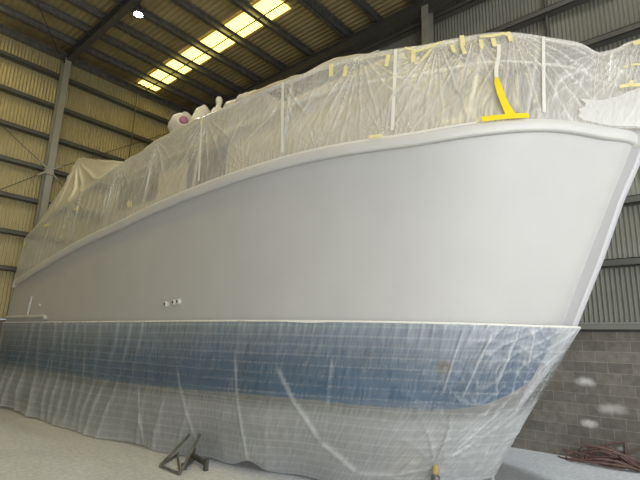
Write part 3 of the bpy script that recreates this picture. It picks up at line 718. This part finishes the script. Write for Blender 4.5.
# tape along its top edge
tt = np.linspace(0, 1, 200); P = SK_TOP(tt); up_ = []
for i, p in enumerate(P):
    sag = .05*max(0, math.sin((tt[i]-.43)*60)) if .43 < tt[i] < .482 else 0
    o_ = np.array([-.012, -.006, 0]); up_ += [p + o_ + (0, 0, .010), p + o_*1.6 + (0, 0, -.016-sag*.3)]
tp_ = link_mesh('edge_tape', up_, grid_faces(len(tt), 2), M['tape_w'], None, True); tp_.parent = skirt; tp_['label'] = 'white tape along the top edge'
mb = MB()
tail = [(7.0, 2.72, .62), (6.98, 2.70, .48), (7.0, 2.74, .34), (6.97, 2.70, .2), (6.96, 2.72, .12)]
vs = []
for i, p in enumerate(tail): vs += [(p[0]-.0, p[1]-.05+.02*i, p[2]), (p[0]-.04, p[1]+.03-.01*i, p[2]), (p[0], p[1]+.06, p[2])]
tl_ = link_mesh('loose_tail', vs, grid_faces(len(tail), 3), M['film_bow'], None, True, np.zeros((len(vs), 2)), np.full(len(vs), .3)); tl_.parent = skirt

# white sheet lapped over the bow
nu4, nv4 = 90, 30; u4 = np.linspace(0, 1, nu4); v4 = np.linspace(0, 1, nv4)
tb = np.linspace(0.0, t_of_y(GUN, 1.13), nu4)
TB, VB = np.meshgrid(tb, v4, indexing='ij')
hi_ = .45 - .20*(TB/tb[-1])**2; lowv = 0.0
ragged = .005*vnoise(VB*6, 31)*(TB/tb[-1])**8
P = film_pt(np.clip(TB + ragged, 0, 1), lowv + (hi_-lowv)*VB); nb_ = normals(P)
Ab = arc(GUN, tb)[:, None] + 0*VB
Db = .05 + .006*ridge(Ab*16+VB*2+2*noise2(Ab*3, VB*2, 33), 3) + .006*noise2(Ab*3+2, VB*2+1, 34)
P = P + nb_*Db[..., None]; Pm = mirror(P[::3, ::3])
vs = np.concatenate([P.reshape(-1, 3), Pm.reshape(-1, 3)]); a4, b4 = Pm.shape[:2]
fo = np.concatenate([(.35*ridge(Ab*16+VB*2+2*noise2(Ab*3, VB*2, 33), 3)).ravel(), np.zeros(a4*b4)])
uvb = np.stack([Ab, VB], -1)
bowf = link_mesh('bow_sheet', vs, np.concatenate([grid_faces(nu4, nv4), grid_faces(a4, b4, nu4*nv4, True)]), M['film_bow'], None, True, np.concatenate([uvb.reshape(-1, 2), uvb[::3, ::3].reshape(-1, 2)]), fo)
tag(bowf, 'whiter plastic sheet with a ragged edge lapped over the tip of the bow', 'plastic sheet')

# film tent raised over the aft deck
pk = Vector((5.0, 14.0, 7.14)); pe = Vector((5.35, 11.2, 6.40))
nu5, nv5 = 160, 40
ridgeline = lambda s: np.array(pk.lerp(pe, s))
def tent_pt(s, v):
    # s<0: aft slope, s>=0: side; v 0 at the ridge, 1 at the rail
    if s < 0:
        top = np.array(pk); f = -s; b = lerp(RAIL(np.array([t_of_y(RAIL, 14.1)]))[0], RAIL(np.array([t_of_y(RAIL, 15.75)]))[0], f); b = b + np.array([.03, 0, .02])
    else:
        top = ridgeline(s); b = RAIL(np.array([t_of_y(RAIL, lerp(14.1, 10.3, s))]))[0] + np.array([.03, 0, .02])
    return lerp(top, b, v)
ss = np.concatenate([np.linspace(-1, 0, 50)[:-1], np.linspace(0, 1, 111)])
P = np.array([[tent_pt(s, v) for v in np.linspace(0, 1, nv5)] for s in ss]); nr = normals(P)
Sg, Vg = np.meshgrid(ss, np.linspace(0, 1, nv5), indexing='ij')
tha = np.arctan2(Vg, Sg*2.0); rr_ = np.hypot(Vg, Sg*2.0)
fd = ridge(tha*9 + 1.3*vnoise(tha*3+9, 51) + .4*vnoise(rr_*3+4, 53), 3)*np.clip(rr_/.25, 0, 1)*np.clip((1-Vg)*8, 0, 1)*(.45+.55*np.clip(vnoise(tha*5+3, 52)+.5, 0, 1))
sag = -.10*np.sin(np.pi*Vg)*np.clip(np.abs(Sg)*4, 0, 1)
P = P + nr*(.07*fd + sag)[..., None]; P2 = mirror(P[::4, ::4]); a5, b5 = P2.shape[:2]
topn = np.array([[lerp(ridgeline(s), mirror(ridgeline(s)), q) for q in np.linspace(0, 1, 9)] for s in np.linspace(0, 1, 20)])
vs = np.concatenate([P.reshape(-1, 3), P2.reshape(-1, 3), topn.reshape(-1, 3)])
fs = np.concatenate([grid_faces(len(ss), nv5), grid_faces(a5, b5, len(ss)*nv5, True), grid_faces(20, 9, len(ss)*nv5+a5*b5)])
uvt = np.stack([Sg*3, Vg*1.6], -1)
uv = np.concatenate([uvt.reshape(-1, 2), uvt[::4, ::4].reshape(-1, 2), np.zeros((180, 2))]); fo = np.concatenate([(.8*fd**2).ravel(), np.zeros(a5*b5+180)])
tent = link_mesh('plastic_tent', vs, fs, M['film_tent'], None, True, uv, fo)
tag(tent, 'peaked plastic tent raised over the aft deck near the stern', 'plastic tent')
for x in (5.03, 2*XC-5.03):
    child(MB().tube([(x, 14.0, 3.7), (x, 14.0, 7.11)], .025, 8).build('arch_post', M['white'], None, True), boat)
    child(MB().tube([(x + (.33 if x < XC else -.33), 11.25, 5.85), (x + (.33 if x < XC else -.33), 11.25, 6.6)], .025, 8).build('arch_post', M['white'], None, True), boat)

# ------------------------------------------------------------------ tape on the film
def ribbon(name, pts_tv, width, mat, parent, off=.03, across=None):
    """flat tape following the film through (y, v) points"""
    P = []
    for (y, v) in pts_tv:
        t = np.array([t_of_y(GUN, y)]); p = film_pt(t, np.array([v]))[0]; q = film_pt(t+.004, np.array([v]))[0]; r = film_pt(t, np.array([v+.02]))[0]
        n = np.cross(q-p, r-p); n /= np.linalg.norm(n); n = -n if n[0] > 0 else n
        P.append((p + n*off, n))
    vs = []
    for i, (p, n) in enumerate(P):
        d = P[min(i+1, len(P)-1)][0] - P[max(i-1, 0)][0]; d /= np.linalg.norm(d); s = np.cross(d, n); s /= np.linalg.norm(s)
        wd = width[i] if isinstance(width, (list, tuple)) else width
        vs += [p - s*wd/2 - n*.0, p + s*wd/2, p + s*wd/2 - n*.004, p - s*wd/2 - n*.004]
    fs = []
    for i in range(len(P)-1):
        for k in range(4): fs.append((i*4+k, i*4+(k+1) % 4, (i+1)*4+(k+1) % 4, (i+1)*4+k))
    fs += [(0, 1, 2, 3), tuple((len(P)-1)*4+k for k in (3, 2, 1, 0))]
    o = link_mesh(name, vs, fs, mat, None, False); o.parent = parent; return o
ye = ribbon('yellow_tape', [(2.05, .012), (1.9, .012), (1.75, .012), (1.60, .012)], .075, M['tape_y'], film, .06); ye['label'] = 'bright yellow tape along the gunwale'
ye = ribbon('yellow_tape', [(1.76, .015), (1.84, .14), (1.91, .27), (1.96, .38), (1.98, .44)], [.13, .095, .09, .08, .04], M['tape_y'], film, .055); ye['label'] = 'bright yellow upright tape'
for k, (pts, wd) in enumerate((
    ([(1.97, .40), (2.0, .55), (2.0, .68), (2.02, .82)], .05), ([(4.17, .95), (4.14, .80)], .07), ([(3.93, .88), (3.93, .76)], .06), ([(3.34, .92), (3.34, .78)], .055),
    ([(3.14, .97), (2.98, .91), (2.82, .93), (2.70, .96)], .035), ([(3.02, .93), (3.0, .78)], .06), ([(2.8, .90), (2.9, .78)], .04), ([(2.46, .99), (2.42, .86)], .06),
    ([(2.56, .90), (2.50, .80)], .05), ([(2.44, .88), (2.38, .76)], .05), ([(2.25, .94), (2.12, .93), (2.0, .95), (1.93, .93)], .05), ([(2.23, .90), (2.2, .79)], .05), ([(2.1, .90), (2.06, .80)], .06), ([(1.95, .97), (1.9, .86)], .06),
    ([(.66, .69), (.60, .69), (.55, .68)], .03), ([(.73, .685), (.70, .69)], .035), ([(.63, .94), (.58, .94), (.54, .95)], .07), ([(9.2, .24), (9.1, .15)], .09), ([(9.05, .22), (9.0, .12)], .05),
    ([(12.23, .72), (12.0, .66)], .06), ([(14.2, .82), (13.8, .77)], .07), ([(15.7, .8), (15.5, .72)], .12), ([(7.0, 1.0), (6.95, .86)], .05), ([(3.4, .02), (3.22, .02)], .05))):
    tp_ = ribbon('cream_tape' if k else 'white_tape', pts, wd, M['tape_c'] if k else M['tape_w'], film, .045)
for yb, yt in ((1.46, 1.58), (3.10, 3.26), (4.80, 4.98), (6.72, 6.98)):
    tp_ = ribbon('white_tape', [(lerp(yb, yt, q), .06 + .91*q) for q in np.linspace(0, 1, 7)], .045, M['tape_w'], film, .035); tp_['label'] = 'white tape line down a rail post'
tp_ = ribbon('edge_tape', [(y, .008) for y in np.linspace(2.1, 15.8, 60)], .03, M['tape_w'], film, .012); tp_['label'] = 'pale tape along the lower edge'
tp_ = ribbon('cream_tape', [(.80, .44), (.70, .435), (.60, .43), (.53, .43)], .05, M['tape_c'], bowf, .10); tp_ = ribbon('cream_tape', [(.70, .46), (.655, .44)], .09, M['tape_c'], bowf, .11)

tr_ = np.linspace(t_of_y(RAIL, 3.4), t_of_y(RAIL, 9.9), 120); Pr = RAIL(tr_) + np.array([.05, 0, .03]); Pr[:, 2] += .03*noise2(tr_*90, tr_*0+2, 71) ; Pr[:, 0] += .02*noise2(tr_*70, tr_*0+5, 72)
rl = MB().tube(Pr, [float((.035+.025*max(0, vnoise(np.array([q*60+9]), 73)[0]))*min(1, .15+(q-tr_[0])*25, .15+(tr_[-1]-q)*25)) for q in tr_], 8).build('rolled_edge', M['film_tent'], film, True)

# ------------------------------------------------------------------ wrapped bundles on the flybridge
def blob(mb_name, pts, radii, mat, label, cat, parent=None, seed=0, n=18):
    """lumpy bundle: rings along a path"""
    m_ = MB(); m_.tube(pts, radii, n)
    r = np.random.RandomState(seed); V = np.array(m_.v); c = V.mean(0)
    from mathutils import noise as mnz
    nn = np.array([[mnz.noise(Vector(v)*4.5 + Vector((seed*3.1, 0, 0))) + .6*mnz.noise(Vector(v)*9 + Vector((0, seed*2.3, 0)))] for v in V])
    V = V + np.array([[.0, 0, 1]])*.0 + (V-c)/(np.linalg.norm(V-c, axis=1)[:, None]+1e-6)*nn*.085
    m_.v = V.tolist(); o = m_.build(mb_name, mat, parent, True)
    if label: tag(o, label, cat)
    return o
def up_path(a, b, k=8): return [np.array(a)*(1-i/(k-1)) + np.array(b)*i/(k-1) for i in range(k)]
HZ = 6.44
o = blob('wrapped_horn', up_path((5.55, 9.45, HZ+.37), (5.27, 8.86, HZ+.46)), [.08, .20, .26, .30, .30, .28, .25, .19], M['bundle'], 'white wrapped bundle with a pink round end on the flybridge edge', 'bundle', None, 1)
q0 = np.array((5.27, 8.86, HZ+.46)); dq = (np.array((5.27, 8.86, HZ+.46)) - np.array((5.55, 9.45, HZ+.37))); dq /= np.linalg.norm(dq)
pe_ = MB().tube([q0 - dq*.02, q0 + dq*.03], [.115, .08], 16).build('pink_end', M['pink'], o, True); pe_['label'] = 'dull pink end'
o = blob('wrapped_light', up_path((5.40, 8.32, HZ+.14), (5.39, 8.27, HZ+.66)), [.26, .26, .25, .23, .20, .17, .14, .06], M['bundle'], 'tall white wrapped lump between the pink ended bundle and the knobbed post', 'bundle', None, 2)
o = blob('wrapped_cushion', up_path((5.86, 8.2, HZ+.30), (5.84, 7.25, HZ+.30), 10), [.05, .15, .18, .19, .16, .17, .18, .17, .14, .05], M['bundle'], 'low white wrapped roll lying along the flybridge edge', 'bundle', None, 3)
o = MB().lathe([(.15,0),(.16,.10),(.17,.2),(.16,.30),(.11,.38),(.06,.42),(.055,.5),(.07,.54),(.075,.60),(.05,.66),(.01,.68)], (5.40, 7.74, HZ+.025), 16).build('wrapped_post', M['bundle'], None, True)
tag(o, 'white wrapped post with a small knob on top standing on the flybridge edge', 'post')
o = blob('wrapped_cushion', up_path((5.30, 7.4, HZ+.22), (5.30, 6.25, HZ+.22), 10), [.04, .11, .13, .13, .12, .13, .13, .12, .10, .04], M['bundle'], 'flat white wrapped roll on the flybridge nearer the bow', 'bundle', None, 5)

# ------------------------------------------------------------------ jack stands
def stand(loc, label, apex, feet, r, mat, headmat=None):
    e = empty('jack_stand', loc); tag(e, label, 'jack stand')
    feet = [Vector(f) for f in feet]; apex = Vector(apex)
    for f in feet: child(MB().bar(f + Vector((0,0,.0)), apex, r*1.6, r*1.6).build('leg', mat), e)
    for a, b in zip(feet, feet[1:] + feet[:1]): child(MB().bar(a, b, r*1.5, r*1.5).build('base_bar', mat), e)
    return e
z0 = .028
s1 = stand((4.6, 6.9, 0), 'grey steel jack stand with a leaning bright leg poking from under the skirt', (5.52, 7.30, .72), [(4.36, 6.43, z0), (4.39, 7.03, z0), (5.0, 7.5, z0)], .02, M['galv'])
child(MB().tube([(5.52, 7.30, .66), (5.56, 7.32, .77)], .04, 10).build('screw_jack', M['galv'], None, True), s1)
child(MB().bar((5.56, 7.2, .77), (5.56, 7.44, .77), .2, .03).build('pad', M['darksteel']), s1)
e = empty('stand_base', (4.8, 6.7, 0)); tag(e, 'low black steel stand base beside the grey jack stand under the skirt', 'stand')
child(MB().bar((4.58, 6.66, .05), (5.0, 7.05, .05), .06, .06).build('side_bar', M['darksteel']), e)
child(MB().bar((4.98, 7.05, .10), (4.80, 6.40, .10), .06, .06).build('cross_bar', M['darksteel']), e)
child(MB().bar((4.80, 6.40, 0), (4.80, 6.40, .17), .06, .06, (0,1,0)).build('upright', M['darksteel']), e)
child(MB().bar((5.0, 7.05, 0), (5.0, 7.05, .20), .06, .06, (0,1,0)).build('upright', M['darksteel']), e)
child(MB().bar((4.58, 6.66, 0), (4.58, 6.66, .10), .06, .06, (0,1,0)).build('upright', M['darksteel']), e)
# stand by the bow with the film tied over its head
hx, hy = 5.91, 3.06
e = empty('jack_stand', (hx, hy, 0)); tag(e, 'jack stand by the bow with the plastic gathered at its yellow cap', 'jack stand')
child(MB().tube([(hx, hy, .0), (hx, hy, .40)], .034, 12).build('post', M['galv'], None, True), e)
child(MB().lathe([(.05,.29),(.055,.30),(.055,.36),(.05,.37)], (hx, hy, 0), 12).build('collar', M['galv'], None, True), e)
child(MB().lathe([(.028,.38),(.045,.41),(.048,.45),(.038,.485),(.02,.50),(.008,.505)], (hx, hy, 0), 14).build('cap', M['brass'], None, True), e)
child(MB().tube([(hx-.10, hy-.02, .335), (hx+.10, hy+.02, .335)], .012, 8).build('handle', M['galv']), e)
for dx, dy in ((-.35, -.2), (.36, -.2), (0, .38)):
    child(MB().tube([(hx, hy, .22), (hx+dx, hy+dy, .02)], .02, 8).build('leg', M['galv']), e)
# stand behind the skirt, its pole seen dimly through the film
e = empty('jack_stand', (5.7, 4.6, 0)); tag(e, 'jack stand seen dimly through the plastic skirt below the blue bottom', 'jack stand')
child(MB().tube([(5.75, 4.75, .0), (5.75, 4.75, .80)], .04, 10).build('post', M['darksteel'], None, True), e)
child(MB().box((5.66, 4.63, .79), (5.84, 4.87, .83)).build('pad', M['darksteel']), e)
for dx, dy in ((.3, -.1), (.15, .3), (.28, .25)):
    child(MB().tube([(5.75, 4.75, .4), (5.75+dx, 4.75+dy, .02)], .018, 8).build('leg', M['darksteel']), e)

# ------------------------------------------------------------------ hose heap by the block wall
hr = np.random.RandomState(11)
P = []
for k in range(13):
    n = 12; rx = .16 + .05*hr.rand(); ry = .42 + .22*hr.rand(); cx = 10.22 + .05*hr.randn(); cy = 1.78 + .16*hr.randn(); tilt = .36*hr.rand()**1.5; ph = hr.rand()*6
    for i in range(n):
        a = 2*math.pi*i/n; x = cx + rx*math.cos(a); y = cy + ry*math.sin(a)
        z = .02 + .013*k*max(0.1, 1-abs(y-1.85)/.6) + tilt*max(0, math.sin(a*1.0+ph))
        P.append((min(x, 10.47), y, max(z, .018)))
P += [(10.1, 1.3, .02), (10.15, 1.0, .018), (10.3, .6, .018), (10.25, .1, .018)]
P = [(10.3, 2.75, .018), (10.2, 2.6, .018)] + P
P = np.array(P); i_ = np.arange(len(P)); q_ = np.linspace(0, len(P)-1, len(P)*4)
P = np.stack([pchip(i_, P[:, k])(q_) for k in range(3)], -1)
ho = MB().tube(P, .0135, 8).build('hose', M['hose'], None, True)
tag(ho, 'tangled heap of reddish brown hose on the floor against the block wall', 'hose')
